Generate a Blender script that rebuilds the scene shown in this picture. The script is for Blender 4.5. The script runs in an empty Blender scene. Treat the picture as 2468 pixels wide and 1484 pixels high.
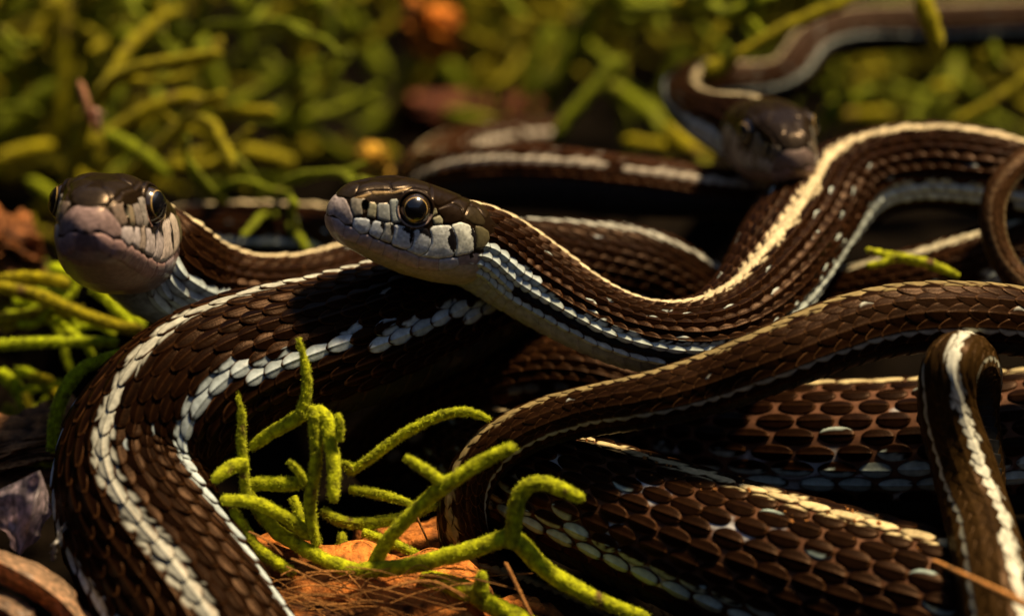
import bpy, math, random
import numpy as np

rng = np.random.default_rng(7)
random.seed(7)
scn = bpy.context.scene
COL = scn.collection

# ------------------------------------------------------------------ camera, sky, sun, exposure
PITCH = math.radians(25)
FOCUS = 0.350
PX = 0.160 / 2468.0                       # metres per picture unit (picture 2468 x 1484) at the focus distance
VX = np.array([1.0, 0, 0])
VU = np.array([0, math.sin(PITCH), math.cos(PITCH)])
VF = np.array([0, math.cos(PITCH), -math.sin(PITCH)])
AIM = np.array([0, 0, 0.045])
CAM = AIM - VF * FOCUS
cam_d = bpy.data.cameras.new('camera')
cam_d.sensor_width = 36
cam_d.lens = 36 * FOCUS / 0.160
cam_d.clip_start = 0.005
cam_d.clip_end = 60
cam_d.dof.use_dof = True
cam_d.dof.focus_distance = FOCUS - 0.003
cam_d.dof.aperture_fstop = 7.2
cam_o = bpy.data.objects.new('camera', cam_d)
COL.objects.link(cam_o)
cam_o.location = CAM
cam_o.rotation_euler = (math.pi / 2 - PITCH, 0, 0)
scn.camera = cam_o

SUN_EL = math.radians(63)
SUN_AZ = math.radians(58)                # 0 = straight behind the animals, negative = to the left
world = bpy.data.worlds.new('World')
scn.world = world
world.use_nodes = True
wn = world.node_tree
sky = wn.nodes.new('ShaderNodeTexSky')
sky.sky_type = 'NISHITA'
sky.sun_disc = False
sky.sun_elevation = SUN_EL
sky.sun_rotation = SUN_AZ
wn.nodes['Background'].inputs['Strength'].default_value = 0.05
wn.links.new(sky.outputs['Color'], wn.nodes['Background'].inputs['Color'])
sun_d = bpy.data.lights.new('sun', 'SUN')
sun_d.energy = 5.0
sun_d.angle = math.radians(7)
sun_d.color = (1.0, 0.76, 0.45)
sun_o = bpy.data.objects.new('sun', sun_d)
COL.objects.link(sun_o)
sun_o.rotation_euler = (math.pi / 2 - SUN_EL, 0, math.pi - SUN_AZ)
sun_o.location = (-0.3, 1, 1.5)
vs = scn.view_settings
vs.view_transform = 'Standard'
vs.look = 'None'
vs.gamma = 1.0
vs.use_curve_mapping = False
vs.exposure = 0.55
scn.cycles.use_denoising = True
scn.cycles.max_bounces = 6
scn.cycles.sample_clamp_indirect = 4.0


# ------------------------------------------------------------------ helpers
def P(px, py, dz):
    """picture position + depth beyond the focus plane (mm) -> world"""
    w = FOCUS + dz * 0.001
    k = PX * w / FOCUS
    return CAM + VF * w + VX * ((px - 1234) * k) + VU * ((742 - py) * k)


def RR(r, dz):
    return r * PX * (FOCUS + dz * 0.001) / FOCUS


def CV(v):
    """(right, up, toward camera) -> world direction"""
    return VX * v[0] + VU * v[1] - VF * v[2]


def project(p):
    d = p - CAM
    w = d @ VF
    k = PX * w / FOCUS
    return 1234 + (d @ VX) / k, 742 - (d @ VU) / k, w


def norm(v):
    return v / np.maximum(np.linalg.norm(v, axis=-1, keepdims=True), 1e-12)


def spline(t, y, tq):
    """natural cubic spline, y (n,k)"""
    n = len(t)
    h = np.diff(t)
    A = np.zeros((n, n))
    b = np.zeros((n, y.shape[1]))
    A[0, 0] = A[-1, -1] = 1
    for i in range(1, n - 1):
        A[i, i - 1] = h[i - 1]
        A[i, i] = 2 * (h[i - 1] + h[i])
        A[i, i + 1] = h[i]
        b[i] = 6 * ((y[i + 1] - y[i]) / h[i] - (y[i] - y[i - 1]) / h[i - 1])
    m = np.linalg.solve(A, b)
    i = np.clip(np.searchsorted(t, tq) - 1, 0, n - 2)
    hi = h[i][:, None]
    a = (t[i + 1] - tq)[:, None]
    c = (tq - t[i])[:, None]
    return (m[i] * a ** 3 + m[i + 1] * c ** 3) / (6 * hi) + (y[i] / hi - m[i] * hi / 6) * a + (y[i + 1] / hi - m[i + 1] * hi / 6) * c


class MB:
    """collects vertices, quads and vertex colours"""
    def __init__(self):
        self.v, self.q, self.c, self.n, self.m = [], [], [], 0, []

    def grid(self, V, C, closed=False, mi=0):
        """V (..., a, b, 3) -> quads between neighbours; C same shape"""
        V = np.asarray(V, float)
        if V.ndim == 3:
            V = V[None]
            C = np.asarray(C, float)[None]
        m, a, b, _ = V.shape
        idx = np.arange(m * a * b).reshape(m, a, b) + self.n
        if closed:
            nx = np.roll(idx, -1, axis=2)
            q = np.stack([idx[:, :-1], nx[:, :-1], nx[:, 1:], idx[:, 1:]], -1)
        else:
            q = np.stack([idx[:, :-1, :-1], idx[:, :-1, 1:], idx[:, 1:, 1:], idx[:, 1:, :-1]], -1)
        self.v.append(V.reshape(-1, 3))
        self.c.append(np.broadcast_to(C, V.shape).reshape(-1, 3))
        self.q.append(q.reshape(-1, 4))
        self.m.append(np.full(q.size // 4, mi, np.int32))
        self.n += m * a * b

    def build(self, name, mat, parent=None, link=True, smooth=True, origin=None):
        v = np.concatenate(self.v)
        q = np.concatenate(self.q)
        c = np.concatenate(self.c)
        if origin is not None:
            v = v - origin
        me = bpy.data.meshes.new(name)
        me.vertices.add(len(v))
        me.vertices.foreach_set('co', v.astype(np.float32).ravel())
        me.loops.add(q.size)
        me.loops.foreach_set('vertex_index', q.astype(np.int32).ravel())
        me.polygons.add(len(q))
        me.polygons.foreach_set('loop_start', np.arange(0, q.size, 4, dtype=np.int32))
        me.polygons.foreach_set('loop_total', np.full(len(q), 4, np.int32))
        me.polygons.foreach_set('use_smooth', np.full(len(q), smooth))
        at = me.color_attributes.new('col', 'FLOAT_COLOR', 'POINT')
        at.data.foreach_set('color', np.concatenate([c, np.ones((len(c), 1))], 1).astype(np.float32).ravel())
        me.polygons.foreach_set('material_index', np.concatenate(self.m))
        me.update(calc_edges=True)
        for mm in (mat if isinstance(mat, (list, tuple)) else [mat]):
            me.materials.append(mm)
        o = bpy.data.objects.new(name, me)
        if link:
            COL.objects.link(o)
        if origin is not None:
            o.location = origin
        if parent is not None:
            o.parent = parent
            if origin is None:
                o.location = -np.array(parent.location)
            else:
                o.location = np.array(origin) - np.array(parent.location)
        return o


def tag(o, label, cat, group=None, kind=None):
    o['label'] = label
    o['category'] = cat
    if group:
        o['group'] = group
    if kind:
        o['kind'] = kind
    return o


def empty(name, loc):
    o = bpy.data.objects.new(name, None)
    o.empty_display_size = 0.005
    COL.objects.link(o)
    o.location = loc
    return o


def vnoise(p, seed=0):
    """cheap smooth value noise on (n,3) points"""
    p = np.asarray(p)
    f = np.floor(p).astype(np.int64)
    u = p - f
    u = u * u * (3 - 2 * u)

    def h(i, j, k):
        n = (i * 374761393 + j * 668265263 + k * 2147483647 + seed * 974711) & 0xffffffff
        n = ((n ^ (n >> 13)) * 1274126177) & 0xffffffff
        return ((n ^ (n >> 16)) & 0xffff) / 65535.0
    r = 0
    for a in (0, 1):
        for b in (0, 1):
            for c in (0, 1):
                wgt = (u[..., 0] if a else 1 - u[..., 0]) * (u[..., 1] if b else 1 - u[..., 1]) * (u[..., 2] if c else 1 - u[..., 2])
                r = r + wgt * h(f[..., 0] + a, f[..., 1] + b, f[..., 2] + c)
    return r


# ------------------------------------------------------------------ materials
def mat_new(name):
    m = bpy.data.materials.new(name)
    m.use_nodes = True
    nt = m.node_tree
    return m, nt, nt.nodes['Principled BSDF']


def nd(nt, t, **kw):
    n = nt.nodes.new(t)
    for k, v in kw.items():
        if k in n.inputs:
            n.inputs[k].default_value = v
        else:
            setattr(n, k, v)
    return n


def noise_mul(nt, bsdf, scale, lo, hi, detail=4, src=None, coord='Object'):
    """base colour = attribute colour x noise"""
    tc = nd(nt, 'ShaderNodeTexCoord')
    no = nd(nt, 'ShaderNodeTexNoise', Scale=scale, Detail=detail)
    nt.links.new(tc.outputs[coord], no.inputs['Vector'])
    mr = nd(nt, 'ShaderNodeMapRange')
    mr.inputs['From Min'].default_value = 0.3
    mr.inputs['From Max'].default_value = 0.7
    mr.inputs['To Min'].default_value = lo
    mr.inputs['To Max'].default_value = hi
    nt.links.new(no.outputs['Fac'], mr.inputs['Value'])
    at = nd(nt, 'ShaderNodeAttribute', attribute_name='col')
    mx = nd(nt, 'ShaderNodeVectorMath', operation='SCALE')
    nt.links.new(at.outputs['Color'], mx.inputs[0])
    nt.links.new(mr.outputs['Result'], mx.inputs['Scale'])
    nt.links.new(mx.outputs['Vector'], bsdf.inputs['Base Color'])
    return tc, no, mx


def add_bump(nt, bsdf, tc, scale, dist, strength=1.0, detail=5):
    no = nd(nt, 'ShaderNodeTexNoise', Scale=scale, Detail=detail)
    nt.links.new(tc.outputs['Object'], no.inputs['Vector'])
    bp = nd(nt, 'ShaderNodeBump', Strength=strength, Distance=dist)
    nt.links.new(no.outputs['Fac'], bp.inputs['Height'])
    nt.links.new(bp.outputs['Normal'], bsdf.inputs['Normal'])
    return bp


def m_snake():
    m, nt, b = mat_new('snake_scales')
    tc, no, mx = noise_mul(nt, b, 900, 0.72, 1.25)
    n2 = nd(nt, 'ShaderNodeTexNoise', Scale=500, Detail=4)
    nt.links.new(tc.outputs['Object'], n2.inputs['Vector'])
    mr = nd(nt, 'ShaderNodeMapRange')
    mr.inputs['To Min'].default_value = 0.24
    mr.inputs['To Max'].default_value = 0.44
    nt.links.new(n2.outputs['Fac'], mr.inputs['Value'])
    nt.links.new(mr.outputs['Result'], b.inputs['Roughness'])
    b.inputs['Specular IOR Level'].default_value = 0.07
    b.inputs['Specular Tint'].default_value = (1.0, 0.52, 0.24, 1)
    add_bump(nt, b, tc, 2600, 0.00006, 0.6)
    return m


def m_head():
    m, nt, b = mat_new('snake_head_plates')
    tc, no, mx = noise_mul(nt, b, 1300, 0.75, 1.2)
    b.inputs['Roughness'].default_value = 0.30
    b.inputs['Specular IOR Level'].default_value = 0.28
    b.inputs['Specular Tint'].default_value = (1.0, 0.72, 0.48, 1)
    add_bump(nt, b, tc, 1800, 0.00006, 0.5)
    return m


def m_eye():
    m, nt, b = mat_new('wet_eye')
    tc, no, mx = noise_mul(nt, b, 2500, 0.8, 1.2)
    b.inputs['Roughness'].default_value = 0.25
    b.inputs['Coat Weight'].default_value = 1.0
    b.inputs['Coat Roughness'].default_value = 0.03
    return m


def m_moss(name, rough=0.85, transl=0.25):
    m, nt, b = mat_new(name)
    tc, no, mx = noise_mul(nt, b, 1000, 0.40, 1.55, detail=8)
    b.inputs['Roughness'].default_value = rough
    b.inputs['Specular IOR Level'].default_value = 0.2
    b.inputs['Sheen Weight'].default_value = 0.10
    b.inputs['Sheen Roughness'].default_value = 0.6
    b.inputs['Sheen Tint'].default_value = (0.9, 0.95, 0.45, 1)
    add_bump(nt, b, tc, 2200, 0.0004, 0.8)
    tr = nd(nt, 'ShaderNodeBsdfTranslucent')
    nt.links.new(mx.outputs['Vector'], tr.inputs['Color'])
    ms = nd(nt, 'ShaderNodeMixShader')
    ms.inputs['Fac'].default_value = transl
    out = nt.nodes['Material Output']
    nt.links.new(b.outputs['BSDF'], ms.inputs[1])
    nt.links.new(tr.outputs['BSDF'], ms.inputs[2])
    nt.links.new(ms.outputs['Shader'], out.inputs['Surface'])
    return m


def m_bark(name, lo=0.45, hi=1.6):
    m, nt, b = mat_new(name)
    tc, no, mx = noise_mul(nt, b, 600, lo, hi, detail=8)
    b.inputs['Roughness'].default_value = 0.8
    b.inputs['Specular IOR Level'].default_value = 0.25
    add_bump(nt, b, tc, 1500, 0.0006, 1.0, 8)
    return m


M_SNAKE = m_snake()
M_HEAD = m_head()
M_EYE = m_eye()
M_MOSS = m_moss('fuzzy_moss')
M_BARK = m_bark('bark_fibre')
M_SOIL = m_bark('dark_soil', 0.4, 1.5)
M_SOIL.node_tree.nodes['Principled BSDF'].inputs['Specular IOR Level'].default_value = 0.03
M_STRAW = m_bark('dry_needle', 0.75, 1.2)
M_HUSK = m_moss('papery_husk', 0.35, 0.6)
M_HUSK.node_tree.nodes['Bump'].inputs['Distance'].default_value = 0.00004
M_HUSK.node_tree.nodes['Principled BSDF'].inputs['Specular IOR Level'].default_value = 0.6
M_HUSK.node_tree.nodes['Principled BSDF'].inputs['Sheen Weight'].default_value = 0.0

# colours (linear)
CREAM = np.array([0.72, 0.60, 0.36])
PALE = np.array([0.60, 0.68, 0.62])
PALEB = np.array([0.50, 0.60, 0.66])
BROWN = np.array([0.0095, 0.0034, 0.0012])
BROWN2 = np.array([0.040, 0.020, 0.009])
EDGE = np.array([0.15, 0.062, 0.022])
SKIN = np.array([0.030, 0.014, 0.007])
BLACK = np.array([0.008, 0.007, 0.006])

SNAKE_PTS = []      # centre line samples of every animal (x, y, z, r)


# ------------------------------------------------------------------ head
HEAD_T = np.array([0, .03, .10, .25, .40, .55, .75, 0.9, 1.0, 1.25])
HEAD_TOP = np.array([.100, .140, .190, .250, .292, .300, .280, .258, .240, .19])
HEAD_BOT = np.array([-.10, -.125, -.155, -.195, -.235, -.262, -.272, -.262, -.240, -.18])
HEAD_W = np.array([.085, .115, .155, .195, .225, .248, .272, .276, .250, .18])


def Q(pts):
    """picture positions in the close view of the head -> picture units"""
    a = np.array(pts, float)
    return np.stack([(1120 + a[:, 0] / 3.71) * 0.6884, (580 + a[:, 1] / 3.71) * 0.6884], 1)


def in_poly(x, y, poly):
    c = np.zeros(x.shape, bool)
    n = len(poly)
    for i in range(n):
        x1, y1 = poly[i]
        x2, y2 = poly[(i + 1) % n]
        hit = ((y1 > y) != (y2 > y)) & (x < (x2 - x1) * (y - y1) / (y2 - y1 + 1e-12) + x1)
        c ^= hit
    return c


def edge_dist(x, y, poly):
    d = np.full(x.shape, 1e9)
    n = len(poly)
    for i in range(n):
        a = poly[i]
        b = poly[(i + 1) % n]
        e = b - a
        t = np.clip(((x - a[0]) * e[0] + (y - a[1]) * e[1]) / (e @ e + 1e-12), 0, 1)
        d = np.minimum(d, np.hypot(x - a[0] - t * e[0], y - a[1] - t * e[1]))
    return d


def rounded(poly, k=1):
    p = poly
    for _ in range(k):
        q = np.roll(p, -1, axis=0)
        p = np.stack([0.86 * p + 0.14 * q, 0.14 * p + 0.86 * q], 1).reshape(-1, 2)
    return p


LIP = (.68, .74, .79)
PINK = (.50, .40, .40)
DARK = (.012, .0065, .003)
mouth = [(130, 660), (240, 690), (330, 775), (420, 797), (530, 895), (620, 890), (690, 945), (770, 968), (850, 1008), (920, 1030), (1000, 1085),
         (1110, 1100), (1290, 1180), (1400, 1205), (1520, 1215), (1700, 1195), (1790, 1188), (1980, 1140)]
lower = [(200, 860), (330, 960), (450, 1010), (560, 1055), (690, 1120), (850, 1185), (1000, 1250), (1150, 1310), (1280, 1345), (1540, 1372), (1720, 1350), (1810, 1290)]
PLATES = [  # polygon, colour
    ([(85, 480), (150, 400), (330, 420), (395, 560), (440, 660), (420, 760), (330, 765), (240, 690), (180, 640), (105, 650)], (.36, .31, .31)),
    ([(150, 400), (300, 270), (440, 195), (520, 250), (450, 385), (390, 430), (330, 420)], (.045, .03, .018)),
    ([(395, 440), (450, 405), (600, 430), (545, 500), (560, 645), (440, 660), (395, 560)], (.24, .22, .18)),
    ([(640, 470), (720, 480), (740, 520), (720, 690), (610, 665), (620, 600)], (.30, .29, .20)),
    ([(745, 490), (900, 480), (915, 720), (860, 730), (740, 695)], (.30, .32, .31)),
    ([(905, 440), (1010, 430), (1040, 580), (1050, 740), (930, 740), (915, 600)], (.38, .42, .40)),
    ([(430, 418), (660, 348), (672, 380), (540, 440)], (.30, .20, .09)),  # brow-edge highlight painted as a tan strip, likewise the next two
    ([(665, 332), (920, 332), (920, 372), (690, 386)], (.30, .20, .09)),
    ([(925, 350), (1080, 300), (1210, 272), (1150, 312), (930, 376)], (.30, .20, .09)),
    ([(445, 670), (620, 685), (690, 740), (622, 872), (530, 892), (418, 792)], LIP),
    ([(688, 735), (720, 712), (832, 730), (822, 850), (765, 962), (628, 882)], LIP),
    ([(838, 740), (950, 735), (962, 850), (920, 1010), (772, 964), (828, 858)], (.52, .52, .46)),
    ([(962, 765), (1090, 780), (1215, 850), (1222, 900), (1185, 1060), (1108, 1094), (922, 1026), (967, 860)], LIP),
    ([(1222, 838), (1380, 800), (1440, 900), (1447, 1000), (1385, 1130), (1290, 1172), (1115, 1096), (1192, 1060), (1228, 930)], LIP),
    ([(1425, 830), (1480, 775), (1690, 770), (1740, 860), (1770, 980), (1762, 1110), (1722, 1186), (1520, 1208), (1300, 1174), (1392, 1130), (1452, 1000)], (.80, .84, .80)),
    ([(1702, 770), (1830, 730), (1940, 770), (2000, 830), (2032, 950), (1982, 1130), (1745, 1186), (1772, 1060), (1768, 950)], (.76, .79, .70)),
    ([(2012, 780), (2100, 790), (2190, 850), (2205, 940), (2160, 1060), (2080, 1090), (2010, 1090), (2037, 950)], (.12, .105, .055)),
    ([(1450, 560), (1510, 550), (1530, 620), (1480, 660), (1450, 640)], (.30, .28, .17)),
    ([(1460, 680), (1560, 640), (1600, 700), (1590, 760), (1480, 770)], (.42, .40, .26)),
    ([(1530, 560), (1700, 500), (1830, 560), (1870, 680), (1820, 726), (1690, 765), (1604, 760), (1595, 690), (1540, 630)], (.024, .013, .007)),
    ([(1885, 640), (1930, 525), (2050, 560), (2150, 720), (2130, 785), (2000, 770), (1895, 700)], (.06, .043, .02)),
    ([(1702, 482), (1800, 430), (1950, 470), (1930, 520), (1868, 640), (1835, 550)], (.034, .02, .01)),
    ([(1960, 450), (2100, 470), (2200, 620), (2160, 700), (2060, 560), (1950, 520)], (.05, .03, .014)),
    ([(930, 385), (1215, 285), (1400, 330), (1440, 430), (1340, 350), (1230, 330), (1130, 380), (1060, 365)], (.016, .010, .006)),
    ([(460, 380), (520, 250), (700, 195), (900, 230), (930, 325), (660, 325)], (.035, .022, .012)),
    ([(910, 225), (1080, 170), (1400, 215), (1440, 320), (1210, 265), (935, 325)], (.030, .018, .010)),
    ([(1450, 330), (1420, 220), (1700, 270), (1950, 380), (1800, 420), (1700, 470), (1540, 540), (1450, 480)], (.027, .015, .008)),
]
seps = [((130, 660), (200, 860)), ((330, 775), (300, 935)), ((530, 895), (460, 1012)), ((690, 945), (630, 1090)), ((856, 1010), (810, 1170)),
        ((1020, 1090), (990, 1246)), ((1290, 1180), (1280, 1345)), ((1540, 1214), (1545, 1372)), ((1792, 1188), (1810, 1290))]


def _between(line, a, b):
    xs = sorted((a[0], b[0]))
    return [p for p in line if xs[0] + 8 < p[0] < xs[1] - 8]


for (a0, a1), (b0, b1) in zip(seps[:-1], seps[1:]):
    poly = [a0] + _between(mouth, a0, b0) + [b0, b1] + _between(lower, a1, b1)[::-1] + [a1]
    PLATES.append((poly, PINK if a0[0] < 1500 else (.50, .50, .56)))
BLACKS = [
    [(640, 690), (690, 720), (680, 780), (650, 760)], [(780, 720), (840, 740), (830, 840), (790, 800)],
    [(905, 740), (960, 780), (965, 860), (930, 920), (915, 820)],
    [(1060, 800), (1130, 800), (1215, 860), (1215, 930), (1180, 1020), (1155, 980), (1170, 900), (1080, 840)],
    [(1280, 830), (1380, 800), (1445, 900), (1445, 990), (1410, 930), (1290, 870)],
    [(1670, 850), (1700, 790), (1750, 870), (1772, 970), (1760, 1110), (1720, 1130), (1660, 1010), (1645, 940), (1680, 900)],
    [(1950, 780), (2000, 820), (2035, 950), (2025, 1070), (1990, 1090), (1985, 960), (1955, 860)],
    [(1940, 1150), (1995, 1130), (1990, 1200), (1950, 1210)]]
EYE_PX = Q([(1238, 572)])[0]
NOSTRIL_PX = Q([(588, 520)])[0]


class Head:
    def __init__(s, S, J, up):
        s.S, s.J = P(*S), P(*J)
        s.f = norm(s.S - s.J)
        s.L = np.linalg.norm(s.S - s.J)
        u = CV(up)
        s.u = norm(u - (u @ s.f) * s.f)
        s.l = np.cross(s.u, s.f)

    def world(s, loc):
        return s.S - loc[..., :1] * s.L * s.f + loc[..., 1:2] * s.L * s.l + loc[..., 2:3] * s.L * s.u


HEAD_A = Head((790, 512, -8), (1136, 588, 6), (0.10, 1, 0.22))


def head_local(nt_, nph):
    x = np.linspace(0, 1, nt_)
    t = 1.22 * (0.35 * x + 0.65 * x ** 1.6)
    t[0] = 0
    cap = np.sqrt(np.clip(1 - (1 - np.clip(t / 0.16, 0, 1)) ** 2.3, 0, 1))
    top = np.interp(t, HEAD_T, HEAD_TOP) * cap
    bot = np.interp(t, HEAD_T, HEAD_BOT) * cap
    wd = np.interp(t, HEAD_T, HEAD_W) * cap
    ph = np.linspace(0, 2 * math.pi, nph, endpoint=False)     # 0 = top, pi/2 = left side
    c, s_ = np.cos(ph), np.sin(ph)
    e = 2 / 2.5
    cc = np.sign(c) * np.abs(c) ** e
    ss = np.sign(s_) * np.abs(s_) ** e
    z = np.where(c > 0, cc[None] * top[:, None], -cc[None] * bot[:, None])
    y = ss[None] * wd[:, None]
    # brow ridge: the cross-section keeps a slight corner above the eye line; jaw bulge behind
    z = z - 0.02 * (1 - t[:, None]) * 0
    tt = np.broadcast_to(t[:, None], y.shape)
    loc = np.stack([tt, y, z], -1)
    brow = np.exp(-((tt - .44) / .13) ** 2) * np.exp(-((z - 0.20) / .06) ** 2) * np.sign(y) * (np.abs(y) > .04)
    loc[..., 1] += 0.034 * brow
    loc[..., 2] += 0.030 * np.abs(brow)
    return loc


def grid_normals(V):
    du = np.gradient(V, axis=0)
    dv = (np.roll(V, -1, 1) - np.roll(V, 1, 1)) / 2
    return norm(np.cross(dv, du))


_eye_loc = None


def find_on_head(px):
    loc = head_local(240, 320)
    half = loc[:, :160]
    W = HEAD_A.world(half)
    x, y, w = project(W)
    d = np.hypot(x - px[0], y - px[1]) + (w - w.min()) * 2000
    i = np.unravel_index(np.argmin(d), d.shape)
    return half[i]


EYE_R = 0.098
EYE_S = find_on_head(EYE_PX)
EYE_AX = norm(np.array([-0.40, 1.0, 0.12]))        # local: t axis points backwards
EYE_C = EYE_S - EYE_AX * 0.044


def head_mesh(mb, H, nt_, nph, tint=(1, 1, 1)):
    loc = head_local(nt_, nph)
    half = nph // 2 + 1
    # picture position of the left half in the pose of the animal in focus
    hl = loc[:, :half]
    W = HEAD_A.world(hl)
    N = norm(np.cross(np.gradient(W, axis=1), np.gradient(W, axis=0)))
    x, y, w = project(W)
    facing = (N * norm(CAM - W)).sum(-1) > -0.05
    t, yy, zz = hl[..., 0], hl[..., 1], hl[..., 2]
    topness = zz / np.interp(t, HEAD_T, HEAD_TOP)
    col = np.zeros(hl.shape)
    disp = np.zeros(t.shape)
    lowq = Q(lower)
    mouthq = Q(mouth)
    ylow = np.interp(x, lowq[:, 0], lowq[:, 1])
    ymid = np.interp(x, mouthq[:, 0], mouthq[:, 1])
    chin = np.array([.46, .41, .35])
    dark = np.array(DARK)
    groove = np.array([.16, .10, .09])
    under = (zz < -0.10)
    col[:] = np.where(under[..., None], chin, dark)
    col[facing & (y > ymid)] = np.array(PINK) * .62
    col[facing & (y > ylow)] = chin
    # plain large plates where the picture gives none
    tcell = np.sin(t * 26) * np.cos(yy * 24)
    disp += np.where(~facing, -0.0035 * np.clip(1 - np.abs(tcell) * 6, 0, 1), 0)
    inside = np.zeros(t.shape, bool)
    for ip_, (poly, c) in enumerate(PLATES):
        if ip_ in (6, 7, 8) and tint[0] < 1:  # painted brow highlights are left off the tinted heads
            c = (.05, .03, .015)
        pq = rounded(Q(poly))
        bb = (x > pq[:, 0].min()) & (x < pq[:, 0].max()) & (y > pq[:, 1].min()) & (y < pq[:, 1].max()) & facing
        if not bb.any():
            continue
        xs, ys = x[bb], y[bb]
        ins = in_poly(xs, ys, pq)
        ed = edge_dist(xs, ys, pq)
        k = np.clip(ed / 4.0, 0, 1)
        dd = disp[bb]
        cc = col[bb]
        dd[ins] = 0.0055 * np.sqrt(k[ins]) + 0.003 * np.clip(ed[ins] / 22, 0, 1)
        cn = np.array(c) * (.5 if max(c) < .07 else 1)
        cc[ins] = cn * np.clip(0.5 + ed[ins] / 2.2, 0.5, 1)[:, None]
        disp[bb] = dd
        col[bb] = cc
        ib = inside[bb]
        ib |= ins
        inside[bb] = ib
    for poly in BLACKS:
        pq = rounded(Q(poly))
        jx = x + (vnoise(np.stack([x * .35, y * .35, x * 0], -1)) - .5) * 4
        jy = y + (vnoise(np.stack([x * .35, y * .35, x * 0 + 9], -1)) - .5) * 4
        ins = in_poly(jx, jy, pq) & facing
        col[ins] = (.012, .011, .013)
    # mottling on the grey and olive plates
    mot = vnoise(np.stack([x * .22, y * .22, x * 0], -1), 5)
    mott = facing & (y < ymid) & (col.max(-1) > .2)
    col[mott] *= (0.72 + 0.5 * mot[mott])[:, None]
    # nostril
    nd_ = np.hypot((x - NOSTRIL_PX[0]) / 8.0, (y - NOSTRIL_PX[1]) / 12.0)
    ns = facing & (nd_ < 1.15)
    disp[ns] = -0.035 * np.clip(1.3 - nd_[ns], 0, 1)
    col[ns] = np.where(nd_[ns, None] < .95, BLACK, col[ns] * .5)
    # eye socket
    rel = hl - EYE_C
    ax = (rel * EYE_AX).sum(-1)
    rad = np.linalg.norm(rel - ax[..., None] * EYE_AX, axis=-1) / EYE_R
    front = (rel[..., 1] > -0.02)
    rim = front & (rad > .98) & (rad < 1.22)
    disp[rim] = 0.010 * np.cos((rad[rim] - 1.10) / .12 * math.pi / 2)
    col[rim & (rad < 1.12)] = np.where((zz[rim & (rad < 1.12)] < EYE_C[2])[:, None], np.array([.34, .25, .22]), np.array([.02, .012, .008]))
    sink = front & (rad < .98)
    # apply displacement along the normal of the local surface
    Nl = norm(np.cross(np.gradient(hl, axis=1), np.gradient(hl, axis=0)))
    outward = np.sign((Nl * np.stack([np.zeros_like(t), yy, zz], -1)).sum(-1, keepdims=True))
    Nl = Nl * np.where(outward == 0, 1, outward)
    taper = np.clip(t / .02, 0, 1) * 1.0
    hd = hl + Nl * (disp * taper)[..., None]
    hd[sink] -= EYE_AX * 0.07
    col[sink] = BLACK
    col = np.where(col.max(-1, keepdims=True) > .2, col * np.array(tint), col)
    full = np.empty(loc.shape)
    fc = np.empty(loc.shape)
    full[:, :half] = hd
    fc[:, :half] = col
    mir = hd[:, 1:half - 1][:, ::-1].copy()
    mir[..., 1] *= -1
    full[:, half:] = mir
    fc[:, half:] = col[:, 1:half - 1][:, ::-1]
    mb.grid(H.world(full), fc, closed=True, mi=1)


def eye_objs(H, parent):
    for sgn in (1, -1):
        c = EYE_C * np.array([1, sgn, 1])
        ax = EYE_AX * np.array([1, sgn, 1])
        cw = H.world(c)
        aw = norm(H.world(c + ax) - cw)
        R = EYE_R * H.L
        e1 = norm(np.cross(aw, H.u))
        e2 = np.cross(aw, e1)
        th = np.linspace(0.001, math.pi * .75, 64)
        ph = np.linspace(0, 2 * math.pi, 48, endpoint=False)

        def cap(th, rr):
            return cw + rr * (np.cos(th)[:, None, None] * aw + np.sin(th)[:, None, None] * (np.cos(ph)[None, :, None] * e1 + np.sin(ph)[None, :, None] * e2))
        a = np.degrees(th)
        ring = np.exp(-((a - 43.0) / 2.2) ** 2)
        base = np.array([.030, .017, .007])
        cc = base[None] * (0.45 + .55 * np.clip((78 - a) / 30, 0, 1))[:, None] + ring[:, None] * np.array([.50, .33, .10])
        cc = np.where((a > 66)[:, None], np.array([.012, .008, .006]), cc)
        mb = MB()
        mb.grid(cap(th, R), np.broadcast_to(cc[:, None], (len(th), len(ph), 3)), closed=True)
        eye = mb.build('eye', M_EYE, parent)
        th2 = np.linspace(0.001, math.radians(41), 24)
        mb = MB()
        V = cap(th2, R * 1.006)
        mb.grid(V, np.broadcast_to(np.array([.004, .004, .006]), V.shape), closed=True)
        pu = mb.build('pupil', M_EYE)
        pu.parent = eye
        pu.location = (0, 0, 0)


# ------------------------------------------------------------------ body with scales
def template(style, na=10, nb=9):
    a = np.array([-1, -.93, -.72, -.42, -.08, .26, .56, .76, .90, .97, 1.0])
    b = np.array([-1, -.94, -.80, -.44, -.09, 0, .09, .44, .80, .94, 1.0])
    if style == 'oval':
        w = np.clip(1 - np.abs(a) ** 2.3, 0, 1) ** .58
    elif style == 'leaf':
        w = np.where(a < .05, np.clip(1 - (np.abs(a - .05) / 1.05) ** 2.6, 0, 1) ** .55, np.clip(1 - (np.abs(a - .05) / .95) ** 1.9, 0, 1) ** .72)
    else:
        w = np.clip(1 - np.abs(a) ** 1.55, 0, 1) ** .85
    w[0] = w[-1] = 0.03
    A = np.broadcast_to(a[:, None], (len(a), len(b)))
    B = np.broadcast_to(b[None], A.shape)
    Wd = w[:, None] * B
    edge = (np.abs(B) > .99) | (A < -.99) | (A > .99)
    return A, B, Wd, edge


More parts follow.
